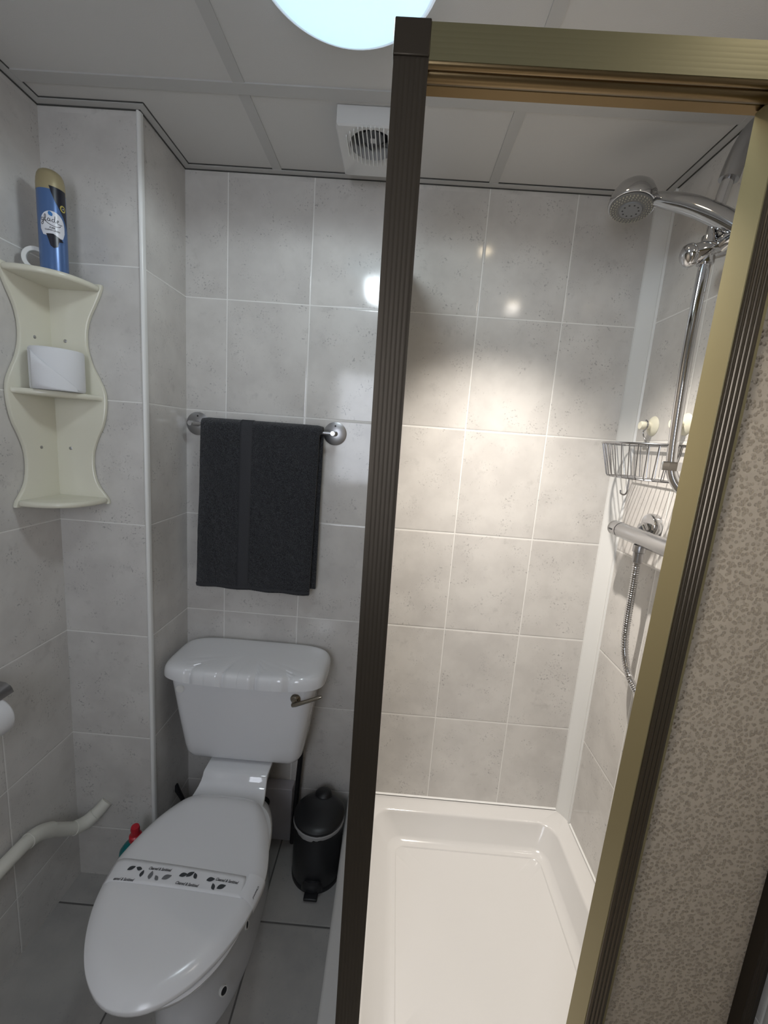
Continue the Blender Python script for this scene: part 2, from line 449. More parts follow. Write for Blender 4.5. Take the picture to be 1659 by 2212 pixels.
# wall jamb at the right wall
jp = [(a+1.349, YP-.004+b) for a, b in flute_prof(.018, 3, .0012)]+[(1.369, YP+.003), (XR-.0005, YP+.003), (XR-.0005, -.715), (1.349, -.715)]
obj('wall_jamb', extrude(nb(), jp, lambda a, b, z: (a, b, z), .187, 1.925), M_bronze, t)
obj('sill_rail', box(nb(), .685, 1.349, -.752, -.708, .1865, .205), M_bronze, t, mods=(BEV(.002),))
# side screen running from the post back to the wall, edge-on to the room
s = obj('side_screen_frame', box(box(box(nb(), .648, .668, -.708, -.012, 1.935, 1.962), .648, .668, -.708, -.012, .1865, .205), .645, .671, -.012, -.0005, .1865, 1.962), M_bronze, t, mods=(BEV(.0015),))
obj('side_screen_glass', box(nb(), .656, .660, -.71, -.010, .203, 1.937), M_glass, t, smooth=False)

# sliding door leaf, slid to the right
t = thing('shower_door', (1.22, -.73, .206), 'shower door of pebbled obscure glass in a gold and bronze frame', 'shower door')
xs = lambda z: 1.080+.0155*z
sp = [(0, -.705), (0, YP+.003), (.0015, YP+.0022), (.0300, YP+.0022), (.0310, YP+.006), (.0390, YP+.007), (.0400, YP+.009), (.0400, -.712), (.037, -.705)]
obj('stile', extrude(nb(), sp, lambda a, b, z: (xs(z)+a, b, z), .206, 1.922), M_gold, t)
sq_ = [(.0012, YP+.0020)]+[(.0012+a, YP+b) for a, b in flute_prof(.0285, 4, .0014, .001)]+[(.0297, YP+.0020)]
obj('fluted_trim', extrude(nb(), sq_, lambda a, b, z: (xs(z)+a, b, z), .207, 1.921), M_flute, t)
g_ = nb(); rings(g_, [[(xs(z)+.035, -.738, z), (1.352, -.738, z), (1.352, -.734, z), (xs(z)+.035, -.734, z)] for z in (.215, 1.915)])
obj('glass_pane', g_, M_glass, t, smooth=False)
obj('bottom_rail', box(nb(), 1.12, 1.349, -.748, -.722, .206, .232), M_gold, t, mods=(BEV(.002),))
obj('top_rail', box(nb(), 1.148, 1.349, -.748, -.722, 1.895, 1.922), M_gold, t, mods=(BEV(.002),))

# ================================================================== CORNER SHELF
def corner_shelf():
    t = thing('corner_shelf', (-.249, -.22, 1.235), 'cream wavy-edged corner shelf unit hung in the left corner', 'shelf')
    wid = [(z if z <= 1.53 else 1.53+(z-1.53)*.265/.285, w_) for z, w_ in [(1.235, .147), (1.25, .143), (1.28, .121), (1.305, .111), (1.34, .107), (1.375, .110), (1.41, .122), (1.445, .138), (1.49, .147), (1.53, .1465), (1.565, .133), (1.60, .116), (1.64, .105), (1.68, .103), (1.72, .110), (1.76, .128), (1.785, .139), (1.805, .146), (1.815, .147)]]
    zs = [p.x for p in catmull([(z, w_, 0) for z, w_ in wid], 4)]; ws = [p.y for p in catmull([(z, w_, 0) for z, w_ in wid], 4)]
    th = .012
    for side in (0, 1):
        bm = nb(); rs = []
        for z, wd in zip(zs, ws):
            q = []
            q.append((0.0, 0.0)); q.append((wd-.004, 0.0))
            for k in range(5):
                a = -PI/2+PI*k/4; q.append((wd-.004+.004*math.cos(a), th/2+th/2*math.sin(a)))
            q.append((0.0, th))
            rs.append([(XL+.0005+a, BY-.0005-b, z) if side == 0 else (XL+.0005+b, BY-.0005-a, z) for a, b in q])
        rings(bm, rs)
        pn = obj('side_panel', bm, M_cream, t)
    def board(name, z, r0, bulge, th=.014):
        bm = nb(); n = 18; out = []
        # front edge arc from (r0, 0) to (0, r0)
        ed = []
        for k in range(n+1):
            s = k/n; px, py = r0*(1-s), r0*s; bb = bulge*math.sin(PI*s)**.8
            ed.append((px+bb*.7071, py+bb*.7071))
        def ring(off, zz):
            L = [(XL+.013, BY-.013, zz)]
            for (a, b) in ed:
                ln = math.hypot(a, b); L.append((XL+max(.013, a*(1-off/ln)), BY-max(.013, b*(1-off/ln)), zz))
            return L
        rs = []
        for k in range(7):
            a = -PI/2+PI*k/6; rs.append(ring(.005*(1-math.cos(a)), z+th/2+th/2*math.sin(a)))
        rings(bm, rs); return obj(name, bm, M_cream, t)
    board('shelf_board', 1.777, .143, .060)
    board('shelf_board', 1.508, .143, .036)
    board('shelf_board', 1.238, .143, .072)
    def screw(c, ax):
        bm = nb(); lathe(bm, [(0, 0), (.0042, 0), (.0042, .0008), (.003, .0016), (0, .0016)], c, ax, 16); obj('screw', bm, M_steel, t)
    for z in (1.653, 1.379): screw((-.200, BY-th-.0003, z), (0, -1, 0))
    for z in (1.649, 1.380): screw((XL+th+.0003, -.284, z), (1, 0, 0))
corner_shelf()

# ================================================================== AIR FRESHENER CAN
def can():
    cx, cy, z0 = -.166, -.297, 1.7915; r = .0275; H = .212
    t = thing('air_freshener', (cx, cy, z0), 'blue aerosol air freshener can with gold cap on the top shelf', 'air freshener')
    def P(x, y):   # x along circumference (0 faces the camera), y height
        y += .018
        a = math.atan2(-1.06, .86)+x/r
        return lambda off: (cx+(r+off)*math.cos(a), cy+(r+off)*math.sin(a), z0+y)
    obj('can_body', lathe(nb(), [(0, 0), (r-.003, 0), (r, .003), (r, H-.036), (r*.995, H-.034), (0, H-.034)], (cx, cy, z0), n=48),
        mat('blue printed tin', (.09, .17, .37), .28, .3), t)
    # cap, cut lower toward the left
    bm = nb(); rs = []
    for rr, h in ((1.0, 0), (1.0, .018), (.97, .030), (.90, .042), (.78, .050), (.55, .0555), (.2, .057), (.01, .057)):
        rs.append([(cx+r*1.01*rr*math.cos(a), cy+r*1.01*rr*math.sin(a), z0+H-.040+h*.82) for a in [2*PI*k/48 for k in range(48)]])
    rings(bm, rs); obj('cap', bm, mat('gold plastic', (.40, .34, .20), .35, .35), t)
    def patch(name, poly, m, off=.0004, nx=1):
        xs_ = [q[0] for q in poly]; x0_, x1_ = min(xs_), max(xs_); nn = max(6, int((x1_-x0_)/.0012)); bm = nb(); prev = None
        for i in range(nn+1):
            x = x0_+(x1_-x0_)*(i+(1e-4 if i == 0 else -1e-4 if i == nn else 0))/nn; ys = []
            for (xa, ya), (xb, yb) in zip(poly, poly[1:]+poly[:1]):
                if min(xa, xb) <= x <= max(xa, xb) and xa != xb: ys.append(ya+(yb-ya)*(x-xa)/(xb-xa))
            if not ys: continue
            row = [bm.verts.new(P(x, min(ys)+(max(ys)-min(ys))*k/4)(off)) for k in range(5)]
            if prev:
                for k in range(4): bm.faces.new((prev[k], row[k], row[k+1], prev[k+1]))
            prev = row
        return obj(name, bm, m, t, recalc=False)
    black = mat('black label print', (.010, .011, .02), .3); whitep = mat('white label print', (.74, .75, .80), .3)
    yel = mat('gold ring print', (.50, .42, .10), .4); blue = mat('blue leaf print', (.05, .20, .50), .3)
    patch('label_corner', [(-.004, .161), (.034, .161), (.034, .082), (.026, .098), (.016, .115), (.006, .132), (.000, .147)], black)
    ov = [(.0+.024*math.cos(a), .083+.026*math.sin(a)) for a in [PI*k/16 for k in range(17)]]
    patch('label_oval', ov+[(-.024, .070), (-.019, .058), (.0, .054), (.019, .056), (.024, .070)], whitep, .0005)
    patch('label_base', [(-.013, .060), (.0, .062), (.016, .054), (.020, .050), (.010, .047), (.008, .036), (.0, .032), (-.006, .036), (-.009, .048)], black, .0007)
    cr = [(.018, .120)]
    def ringpatch(nm, c, r1, m, off):
        patch(nm, [(c[0]+r1*math.cos(2*PI*k/20), c[1]+r1*math.sin(2*PI*k/20)) for k in range(20)], m, off)
    ringpatch('label_ring', (.0225, .122), .0072, yel, .0007); ringpatch('label_ring_centre', (.0225, .122), .0046, black, .0009); ringpatch('label_dot', (.0225, .122), .0014, whitep, .0011)
    patch('label_leaf', [(-.008, .104), (-.006, .108), (-.002, .107), (.001, .103), (.0, .098), (-.003, .098), (-.007, .100)], blue, .0008)
    # handwritten brand lettering, drawn as ribbons
    S = [
        [(-.0175, .0915), (-.0205, .0925), (-.0215, .089), (-.0195, .0865), (-.0170, .089), (-.0165, .0925), (-.0172, .086), (-.0178, .080), (-.0205, .0785), (-.0215, .081), (-.0185, .084), (-.0150, .0875)],
        [(-.0150, .0875), (-.0122, .094), (-.0125, .0995), (-.0143, .0985), (-.0142, .091), (-.0128, .0868), (-.0105, .088)],
        [(-.0045, .0915), (-.0075, .0925), (-.0090, .0890), (-.0075, .0866), (-.0050, .0885), (-.0045, .0920), (-.0045, .0880), (-.0025, .0872)],
        [(.0035, .0910), (.0005, .0920), (-.0010, .0885), (.0008, .0862), (.0034, .0885), (.0045, .0955), (.0047, .0995), (.0037, .0900), (.0050, .0866), (.0068, .0868)],
        [(.0075, .0885), (.0108, .0900), (.0110, .0922), (.0090, .0922), (.0080, .0890), (.0090, .0860), (.0120, .0850), (.0165, .0850), (.0185, .0855)],
        [(-.0142, .0868), (-.0090, .0825), (-.0020, .0790), (.0060, .0780), (.0125, .0795), (.0150, .0825)]]
    bm = nb()
    for st in S:
        pp = catmull([(a, b, 0) for a, b in st], 5)
        prev = None
        for i, p in enumerate(pp):
            d = (pp[min(i+1, len(pp)-1)]-pp[max(i-1, 0)]); d = d.normalized() if d.length > 1e-9 else Vector((1, 0, 0))
            nn = Vector((-d.y, d.x, 0))*.00055
            a = bm.verts.new(P(p.x+nn.x, p.y+nn.y)(.0009)); b = bm.verts.new(P(p.x-nn.x, p.y-nn.y)(.0009))
            if prev: bm.faces.new((prev[0], a, b, prev[1]))
            prev = (a, b)
    obj('lettering', bm, black, t, recalc=False)
    obj('lettering', text_bm('PURE', .0045, lambda x, y: P(x-.001, y+.0735)(.0009), bold=.0001), black, t, recalc=False)
    obj('lettering', text_bm('CLEAN LINEN', .0045, lambda x, y: P(x-.001, y+.0685)(.0009), bold=.0001), black, t, recalc=False)
    return t
can()
# white ring leaning behind the can
bm = nb(); rs = []
c = Vector((-.205, -.302, 1.8195)); ax = Vector((.55, -.83, 0)).normalized(); u = Vector((ax.y, -ax.x, 0)); vv = Vector((0, 0, 1))
n_ = 40
for pr_ in ((.0275, .006), (.0275, -.006), (.0265, -.007), (.019, -.007), (.018, -.006), (.018, .006), (.019, .007), (.0265, .007), (.0275, .006)):
    rs.append([c+ax*pr_[1]+(u*math.cos(2*PI*k/n_)+vv*math.sin(2*PI*k/n_))*pr_[0] for k in range(n_)])
rings(bm, rs, False, False)
tag(obj('adhesive_tape', bm, M_white_pl), 'white ring standing on edge behind the blue aerosol can', 'tape roll')

# ================================================================== TOILET ROLLS
def paper_roll(name, c, r, h, ax, label, fold=True):
    t = thing(name, c, label, 'toilet paper')
    c = Vector(c)
    prof = [(.021, 0), (r-.003, 0), (r-.001, .002), (r, .006), (r, h-.006), (r-.001, h-.002), (r-.003, h), (.021, h), (.019, h-.002), (.019, .002), (.021, 0)]
    bm = nb(); a = Vector(ax).normalized(); u_, v_ = frame(a); n = 56
    rr = [[c+a*hh+(u_*math.cos(2*PI*k/n)+v_*math.sin(2*PI*k/n))*q*(1+.004*math.sin(3*2*PI*k/n)) for k in range(n)] for q, hh in prof]
    rings(bm, rr, False, False); obj('paper', bm, M_paper, t)
    obj('core', lathe(nb(), [(.0185, .001), (.0185, h-.001)], c, ax, 32), mat('cardboard', (.35, .27, .18), .9), t)
    if fold:
        # outer sheet folded to a point: triangular overlapping layer
        bm = nb(); base = math.atan2(-1.0, .62)
        G = 16
        V = {}
        for i in range(G+1):
            for j in range(G+1):
                uu = i/G; w_ = j/G
                if w_ > uu+1e-6: continue
                # triangle: left top to right bottom
                x = -.062+.112*uu; y = (1-uu)*(h-.004)+0.004; y0 = .001
                yy = y0+(y-y0)*w_/(uu if uu > 0 else 1) if uu > 0 else y
                ang = base+x/r
                V[i, j] = bm.verts.new((c.x+(r+.0014)*math.cos(ang), c.y+(r+.0014)*math.sin(ang), c.z+yy))
        for i in range(1, G):
            for j in range(i):
                if (i+1, j+1) in V: 
                    bm.faces.new((V[i, j], V[i+1, j], V[i+1, j+1], V[i, j+1]))
            bm.faces.new((V[i, i], V[i+1, i], V[i+1, i+1]))
        bmesh.ops.remove_doubles(bm, verts=bm.verts, dist=1e-5)
        obj('folded_sheet', bm, M_paper, t, mods=(('SOLIDIFY', {'thickness': .0009, 'offset': 1}),), recalc=False)
    return t
paper_roll('toilet_roll', (-.178, -.2905, 1.5225), .056, .098, (0, 0, 1), 'white toilet roll with folded corner on the cream middle shelf')
# wall holder at the left edge
t = thing('toilet_roll_holder', (XL, -.54, .80), 'metal toilet roll holder with cover flap on the left wall', 'toilet roll holder')
obj('cover_flap', extrude(nb(), [(XL+.002, .874), (XL+.060, .868), (XL+.072, .860), (XL+.078, .846), (XL+.0755, .846), (XL+.070, .857), (XL+.058, .864), (XL+.002, .870)], lambda a, b, y: (a, y, b-.022), -.600, -.482), M_steel, t)
obj('wall_plate', box(nb(), XL+.0003, XL+.004, -.57, -.485, .80, .856), M_steel, t, mods=(BEV(.001),))
obj('roll_bar', tube(nb(), [(XL+.003, -0.492, .835), (XL+.03, -0.488, .833), (XL+.048, -0.488, .815), (XL+.052, -0.492, .797), (XL+.052, -0.505, .795), (XL+.052, -0.610, .795)], .0045), M_steel, t)
paper_roll('toilet_roll', (XL+.055, -.605, .780), .047, .098, (0, 1, 0), 'used toilet roll hanging on the metal holder by the left wall', fold=False)

# ================================================================== TOWEL AND RAIL
t = thing('towel_rail', (.256, 0, 1.47), 'steel towel rail with round wall plates on the back wall', 'towel rail')
for x in (.038, .476):
    obj('wall_plate', lathe(nb(), [(0, 0), (.036, 0), (.036, .003), (.0345, .004), (0, .004)], (x, -.0003, 1.470), (0, -1, 0), 48), M_steel, t)
    obj('post', lathe(nb(), [(0, 0), (.009, 0), (.008, .003), (.0078, .052), (.007, .054), (0, .054)], (x, -.004, 1.470), (0, -1, 0), 24), M_brush, t)
    obj('fixing_hole', lathe(nb(), [(0, 0), (.0028, 0), (0, .0006)], (x, -.0044, 1.494), (0, -1, 0), 12), M_dark, t)
obj('bar', tube(nb(), [(.038, -.050, 1.470), (.479, -.050, 1.470)], .0055), M_brush, t)
def towel():
    bm = nb()
    yb, zb = -.050, 1.470
    path = []
    ri = .008
    for k in range(56): path.append((yb-ri-.0065, .958+(zb-.958)*k/56, 'f'))
    for k in range(9): a = PI*k/8; path.append((yb-(ri+.0065)*math.cos(a), zb+(ri+.0065)*math.sin(a), 't'))
    for k in range(1, 54): path.append((yb+ri+.0065, zb-(zb-.972)*k/53, 'b'))
    NX = 44; th = .0065
    outer, inner = [], []
    for i, (y, z, s) in enumerate(path):
        y0_, z0_, _ = path[max(0, i-1)]; y1_, z1_, _ = path[min(len(path)-1, i+1)]
        d = Vector((y1_-y0_, z1_-z0_)).normalized(); nrm = Vector((-d.y, d.x))   # outward
        low = max(0, (zb-z)/.5)
        ra, rb = [], []
        for j in range(NX+1):
            s_ = j/NX
            xl_ = .0770-.013*low; xr_ = .4385-.010*low if s == 'f' else .446-.003*low
            x = xl_+(xr_-xl_)*s_
            q = noise.noise(Vector((x*9, z*7, 3 if s != 'b' else 8)))*.0035*min(1, low*3+.2)+noise.noise(Vector((x*40, z*60, 1)))*.0012
            zz = z-.004*low*s_*1.5+ (.0015*math.sin(x*60) if abs(z-.958) < .012 else 0)
            edge = min(1, min(s_, 1-s_)*NX/2.)
            tt = th*(.55+.45*edge)
            ra.append((x, y+nrm.x*(tt+q), zz+nrm.y*(tt+q*.3))); rb.append((x, y-nrm.x*(th*.9), zz-nrm.y*(th*.9)))
        outer.append(ra); inner.append(rb)
    rs = [a+b[::-1] for a, b in zip(outer, inner)]
    rings(bm, rs, False, False)
    vs_ = bm.verts; bm.verts.ensure_lookup_table(); W2 = 2*(NX+1)
    for base in (0, (len(rs)-1)*W2):
        for j in range(NX):
            bm.faces.new((vs_[base+j], vs_[base+j+1], vs_[base+W2-2-j], vs_[base+W2-1-j]))
    t = thing('bath_towel', (.26, -.050, .958), 'charcoal grey towel folded over the steel rail', 'towel')
    b = obj('towel_body', bm, M_towel, t)
    # woven border strip running down the front, with hem
    bm = nb(); rs = []
    for (ra, pz) in zip(outer, path):
        if pz[2] == 'b' and pz[1] < 1.44: break
        def at(x):
            xs_ = [p[0] for p in ra]; 
            for k in range(NX):
                if xs_[k] <= x <= xs_[k+1]:
                    f = (x-xs_[k])/(xs_[k+1]-xs_[k]); return Vector(ra[k]).lerp(Vector(ra[k+1]), f)
            return Vector(ra[0])
        low = max(0, (1.47-pz[1])/.5)
        xa, xb = .198-.004*low, .236-.004*low
        pts = []
        for k in range(6):
            p = at(xa+(xb-xa)*k/5); up = .0010
            p = p+(Vector((0, -up, 0)) if pz[2] == 'f' else Vector((0, 0, up))); pts.append(p)
        rs.append(pts)
    rings(bm, rs, False, False, closed=False)
    obj('woven_band', bm, M_band, t, mods=(('SOLIDIFY', {'thickness': .0012}),), recalc=False)
    bm = nb(); pts = [Vector(p)+Vector((0, -.0005, .004)) for p in outer[0]]
    rs = [[p+Vector((0, 0, 0)), p+Vector((0, -.0022, .001)), p+Vector((0, -.0022, .008)), p+Vector((0, 0, .009))] for p in pts]
    rings(bm, rs); obj('hem', bm, M_band, t)
towel()

# ================================================================== TOILET
TX = .257
def toilet():
    t = thing('toilet', (TX, -.35, 0), 'white close-coupled toilet with closed lid against the back wall', 'toilet')
    # ---- pan
    def ring(z, hw, yf, yb, ex=2.4, n=56):
        L = []; cy = (yf+yb)/2; hy = (yb-yf)/2
        for k in range(n):
            a = 2*PI*k/n; c_, s_ = math.cos(a), math.sin(a)
            e = ex if s_ < 0 else 3.2
            L.append((TX+hw*math.copysign(abs(c_)**(2/e), c_), cy+hy*math.copysign(abs(s_)**(2/e), s_), z))
        return L
    tab = [(0, .116, -.585, -.10), (.012, .115, -.585, -.10), (.06, .108, -.575, -.105), (.12, .103, -.575, -.11), (.18, .106, -.60, -.115), (.24, .117, -.64, -.13), (.30, .137, -.69, -.17), (.34, .153, -.725, -.21), (.37, .163, -.745, -.25), (.384, .167, -.75, -.27), (.389, .164, -.747, -.275)]
    obj('pan', rings_bm([ring(*a) for a in tab]), M_cer, t)
    for px_, y, z, ax_ in ((.0955, -.548, .118, (.80, -.48, .36)), (.0985, -.40, .108, (1, 0, .25))):
        a_ = Vector(ax_).normalized(); c_ = Vector((TX+px_, y, z))
        obj('bolt_hole', lathe(nb(), [(0, 0), (.0105, 0), (.0112, .003), (.0106, .0070), (.0088, .0076), (.0082, .006), (0, .0055)], c_, a_, 28), M_white_pl, t)
        obj('bolt_recess', lathe(nb(), [(0, 0), (.0080, 0), (0, .0006)], c_+a_*.0062, a_, 20), M_dark, t)
    # ---- neck that carries the cistern
    prof = [(-.03, .425), (-.205, .425), (-.222, .4245), (-.228, .421), (-.232, .412), (-.240, .403), (-.255, .395), (-.275, .390), (-.31, .388), (-.315, .30), (-.30, .22), (-.03, .22)]
    bm = nb(); secs = []
    for s in (-1, -.985, -.95, .95, .985, 1):
        inset = {1: .004, .985: .001, .95: 0}[abs(s)]
        L = []
        for (y, z) in prof:
            hw = .0985+(.012*max(0, min(1, (-.225-y)/.08)))-(.055 if z < .38 else 0)
            L.append((TX+hw*s, y+(inset if y > -.2 else inset), z-inset if z > .385 else z+inset))
        secs.append(L)
    rings(bm, secs); obj('cistern_platform', bm, M_cer, t)
    # ---- cistern
    secs = []
    for z, hw, yf, r in ((.428, .150, -.165, .03), (.431, .168, -.178, .032), (.440, .179, -.186, .035), (.455, .186, -.191, .036), (.48, .190, -.194, .037), (.58, .205, -.200, .037), (.70, .2215, -.206, .037), (.726, .224, -.207, .037)):
        secs.append(rrect(TX+.004-hw, TX+.004+hw, yf, -.016, r, z, 8))
    ci = obj('cistern', rings_bm(secs), M_cer, t)
    obj('button_cap', lathe(nb(), [(0, 0), (.0125, 0), (.0128, .004), (.0115, .0062), (0, .0068)], (.079, -.2042, .681), (0, -1, -.02), 32), M_white_pl, ci)
    # ---- cistern lid, shell fluted at the front
    cx, cy = TX+.008, -.1225; HX, HY = .247, .1105
    n = 420
    def outl(a):
        c_, s_ = math.cos(a), math.sin(a); e = 5.0
        q = (abs(c_/HX)**e+abs(s_/HY)**e)**(-1/e)
        x, y = q*c_, q*s_
        if s_ < 0: y -= .010*max(0, 1-(x/HX)**2)
        return x, y
    gx = [-.150, -.052, .046, .142]
    def scal(x):
        best = min(gx, key=lambda q: abs(q-x)); d = (x-best)
        return math.exp(-(d/.010)**2)+(.5*math.exp(-(d/.045)) if 0 < d < .10 else 0)
    bm = nb(); rs = []
    sl = [1.0, 1.0, .998, .990, .972, .945, .91, .86, .78, .68, .55, .40, .25, .10, .004]
    zl = [.720, .727, .735, .743, .7505, .7555, .7585, .7605, .762, .763, .7637, .764, .764, .764, .764]
    for s, z in zip(sl, zl):
        L = []
        for k in range(n):
            a = 2*PI*k/n; x, y = outl(a); x *= s; y *= s
            fr = max(0, min(1, (-y/HY-.15)/.75))
            g_ = scal(x*1.0-.02*(1-fr))*fr*(1 if abs(x) < .2 else 0)
            L.append((cx+x, cy+y+.0075*g_*fr, z-.0052*g_))
        rs.append(L)
    rings(bm, rs)
    obj('cistern_lid', bm, M_cer, t)
    # ---- lever
    lv = obj('flush_lever', lathe(nb(), [(0, 0), (.015, 0), (.0155, .004), (.012, .009), (.008, .012), (.0075, .018), (0, .019)], (.429, -.2055, .680), (0, -1, 0), 32), M_lever, t)
    obj('lever_arm', tube(nb(), [(.424, -.222, .669), (.434, -.226, .674), (.466, -.2275, .688), (.502, -.228, .704), (.510, -.228, .7075)], [.0068, .0068, .0058, .0053, .0032], 16), M_lever, lv)
    # ---- seat and lid
    hw = [(0, -.297), (.070, -.300), (.103, -.314), (.128, -.345), (.152, -.390), (.172, -.450), (.183, -.505), (.181, -.550), (.168, -.610), (.144, -.665), (.113, -.710), (.079, -.742), (.041, -.764), (0, -.771)]
    pts = [(a, b, 0) for a, b in hw]+[(-a, b, 0) for a, b in hw[1:-1][::-1]]
    cp = catmull(pts, 8, True)
    CY = -.53
    pol = sorted((math.atan2(p.y-CY, p.x), math.hypot(p.x, p.y-CY)) for p in cp)
    def Rr(a):
        if a < pol[0][0] or a > pol[-1][0]:
            (a0, r0), (a1, r1) = pol[-1], pol[0]; aa = a if a > 0 else a+2*PI; return r0+(r1-r0)*(aa-a0)/max(1e-6, a1+2*PI-a0)
        import bisect
        i = bisect.bisect(pol, (a, 0)); i = max(1, min(len(pol)-1, i)); (a0, r0), (a1, r1) = pol[i-1], pol[i]
        return r0+(r1-r0)*(a-a0)/max(1e-6, a1-a0)
    def zl(s):
        s = min(s, 1)
        return .4335-.004*s*s-.0165*(max(0, (s-.80)/.20))**2.4
    def lid_ring(s, z, n=120):
        L = []
        for k in range(n):
            a = -PI+2*PI*(k+.5)/n; r = Rr(a)*s; L.append((TX+r*math.cos(a), CY+r*math.sin(a), z))
        return L
    rs = [lid_ring(.965, .399), lid_ring(.985, .3995), lid_ring(.997, .4025), lid_ring(1.0, .407)]
    for s in (1.0, .998, .993, .985, .975, .96, .94, .91, .87, .82, .75, .65, .5, .35, .2, .08, .003): rs.append(lid_ring(s, zl(s)+(0 if s < .999 else -.001)))
    bm = nb(); rings(bm, rs); obj('lid', bm, M_seat, t)
    bm = nb(); rings(bm, [lid_ring(s, z) for s, z in ((.93, .3893), (.955, .390), (.962, .393), (.960, .3975), (.94, .3985))]); obj('seat', bm, M_seat, t)
    obj('hinge', tube(nb(), [(TX-.07, -.300, .401), (TX+.07, -.300, .401)], .009), M_seat, t)
    # ---- paper band: follows the lid surface
    def surf(x, y, off=.0008):
        a = math.atan2(y-CY, x-TX); s = math.hypot(x-TX, y-CY)/Rr(a)
        return Vector((x, y, zl(s)+off))
    def lerp2(A, B, f): return (A[0]+(B[0]-A[0])*f, A[1]+(B[1]-A[1])*f)
    topL, topR = (.0765, -.512), (.399, -.530); botL, botR = (.0785, -.566), (.408, -.578)
    bt = thing('sanitised_band', (TX, -.545, .434), 'thin white paper band printed with leaves across the toilet lid', 'paper band')
    bm = nb(); G = 40; prev = None
    for i in range(G+1):
        a = lerp2(topL, topR, i/G); b = lerp2(botL, botR, i/G)
        row = [bm.verts.new(surf(*lerp2(a, b, j/6))) for j in range(7)]
        if prev:
            for j in range(6): bm.faces.new((prev[j], row[j], row[j+1], prev[j+1]))
        prev = row
    M_strip = mat('thin band paper', (.77, .77, .785), .4)
    obj('band_paper', bm, M_strip, bt, mods=(('SOLIDIFY', {'thickness': .0004, 'offset': 1}),), recalc=False)
    # overlapped tail going down the right edge
    bm = nb(); prev = None
    def edge_pt(y, u_):   # u_ 0..1 from the flat top round the rim
        a = math.atan2(y-CY, 1)  # refine the angle so that the point lies at this y
        for _ in range(12): a = math.atan2(y-CY, math.sqrt(max(1e-6, Rr(a)**2-(y-CY)**2)))
        if u_ < .7:
            s = .80+.20*u_/.7; r = Rr(a)*s; return Vector((TX+r*math.cos(a)+.0005, CY+r*math.sin(a), zl(s)+.0013))
        r = Rr(a)+.0012; return Vector((TX+r*math.cos(a), CY+r*math.sin(a), zl(1)-.012*(u_-.7)/.3))
    for j in range(13):
        y = -.522-.062*j/12
        row = [bm.verts.new(edge_pt(y, k/14)) for k in range(15)]
        if prev:
            for k in range(14): bm.faces.new((prev[k], prev[k+1], row[k+1], row[k]))
        prev = row
    obj('band_tail', bm, M_strip, bt, recalc=False)
    M_leafA = mat('dark leaf ink', (.045, .05, .055), .7); M_leafB = mat('pale leaf ink', (.17, .175, .18), .7)
    def leaf(x, y, ang, L_, m):
        L_ *= 1.15
        bm = nb(); ps = []
        for k in range(9):
            f = k/8; ps.append((L_*(f-.5), .42*L_*math.sin(PI*f**.8)*.72))
        for k in range(1, 8):
            f = 1-k/8; ps.append((L_*(f-.5), -.30*L_*math.sin(PI*f)*.72))
        ca, sa = math.cos(ang), math.sin(ang)
        bm.faces.new([bm.verts.new(surf(x+a*ca-b*sa, y+a*sa+b*ca, .0019)) for a, b in ps])
        obj('leaf_print', bm, m, bt, smooth=False, recalc=False)
    def words(x, y, ang, txt='Cleaned & Sanitised', size=.0092):
        ca, sa = math.cos(ang), math.sin(ang)
        bm = text_bm(txt, size, lambda a, b: surf(x+a*.72*ca-b*sa, y+a*.72*sa+b*ca, .0018), shear=.35, bold=.00022)
        obj('band_lettering', bm, M_ink, bt, smooth=False, recalc=False)
    al = -.02
    words(.127, -.5625, al, 'eaned & Sanitised'); leaf(.130, -.537, .55, .016, M_leafA); leaf(.148, -.536, 2.9, .014, M_leafA); leaf(.161, -.547, 1.6, .014, M_leafA)
    words(.196, -.5345, al); leaf(.183, -.549, 1.7, .017, M_leafB); leaf(.199, -.554, 2.4, .013, M_leafB); leaf(.221, -.551, .45, .019, M_leafB)
    words(.273, -.562, al-.03); leaf(.256, -.543, .3, .017, M_leafA); leaf(.271, -.540, .7, .017, M_leafA); leaf(.284, -.542, 2.2, .014, M_leafA)
    words(.359, -.546, al-.03); leaf(.322, -.547, .25, .017, M_leafA); leaf(.334, -.561, 2.1, .014, M_leafA); leaf(.352, -.560, .45, .018, M_leafA)
    # lettering on the tail
    bm = text_bm('Cleaned', .0095, lambda a, b: edge_pt(-.556-a*.9, .55+b*8)+Vector((.0006, 0, .0006)), shear=.3, bold=.0002)
    obj('band_lettering', bm, M_ink, bt, smooth=False, recalc=False)
def rings_bm(rs): bm = nb(); rings(bm, rs); return bm
toilet()

# ---- behind the toilet
t = thing('pipe_cover', (.30, -.02, 0), 'white board covering pipes behind the toilet', 'pipe cover')
obj('board', box(nb(), .16, .396, -.046, -.001, 0, .212), M_board, t, mods=(BEV(.002),))
obj('pipe_outlet', lathe(nb(), [(0, 0), (.022, 0), (.022, .03), (.015, .032), (0, .032)], (.296, -.046, .155), (0, -1, 0), 28), M_dark, t)
t = thing('supply_hose', (.413, -.06, 0), 'black water supply hose below the cistern beside the bin', 'hose')
obj('hose', tube(nb(), catmull([(.425, -.07, .43), (.424, -.06, .36), (.418, -.05, .28), (.413, -.05, .18), (.409, -.055, .08), (.405, -.05, .0)], 6), .009), M_dark, t)
obj('tap_nut', lathe(nb(), [(0, 0), (.014, 0), (.016, .006), (.014, .014), (.016, .018), (.014, .028), (.010, .034), (.010, .05), (0, .05)], (.405, -.085, .385), (0, 0, 1), 8), mat('dull metal nut', (.12, .12, .12), .35, .8), t)
t = thing('toilet_brush', (-.0, 0, 0), 'dark toilet brush in a holder between toilet and boxed wall', 'toilet brush')
t.location = (.035, -.085, 0)
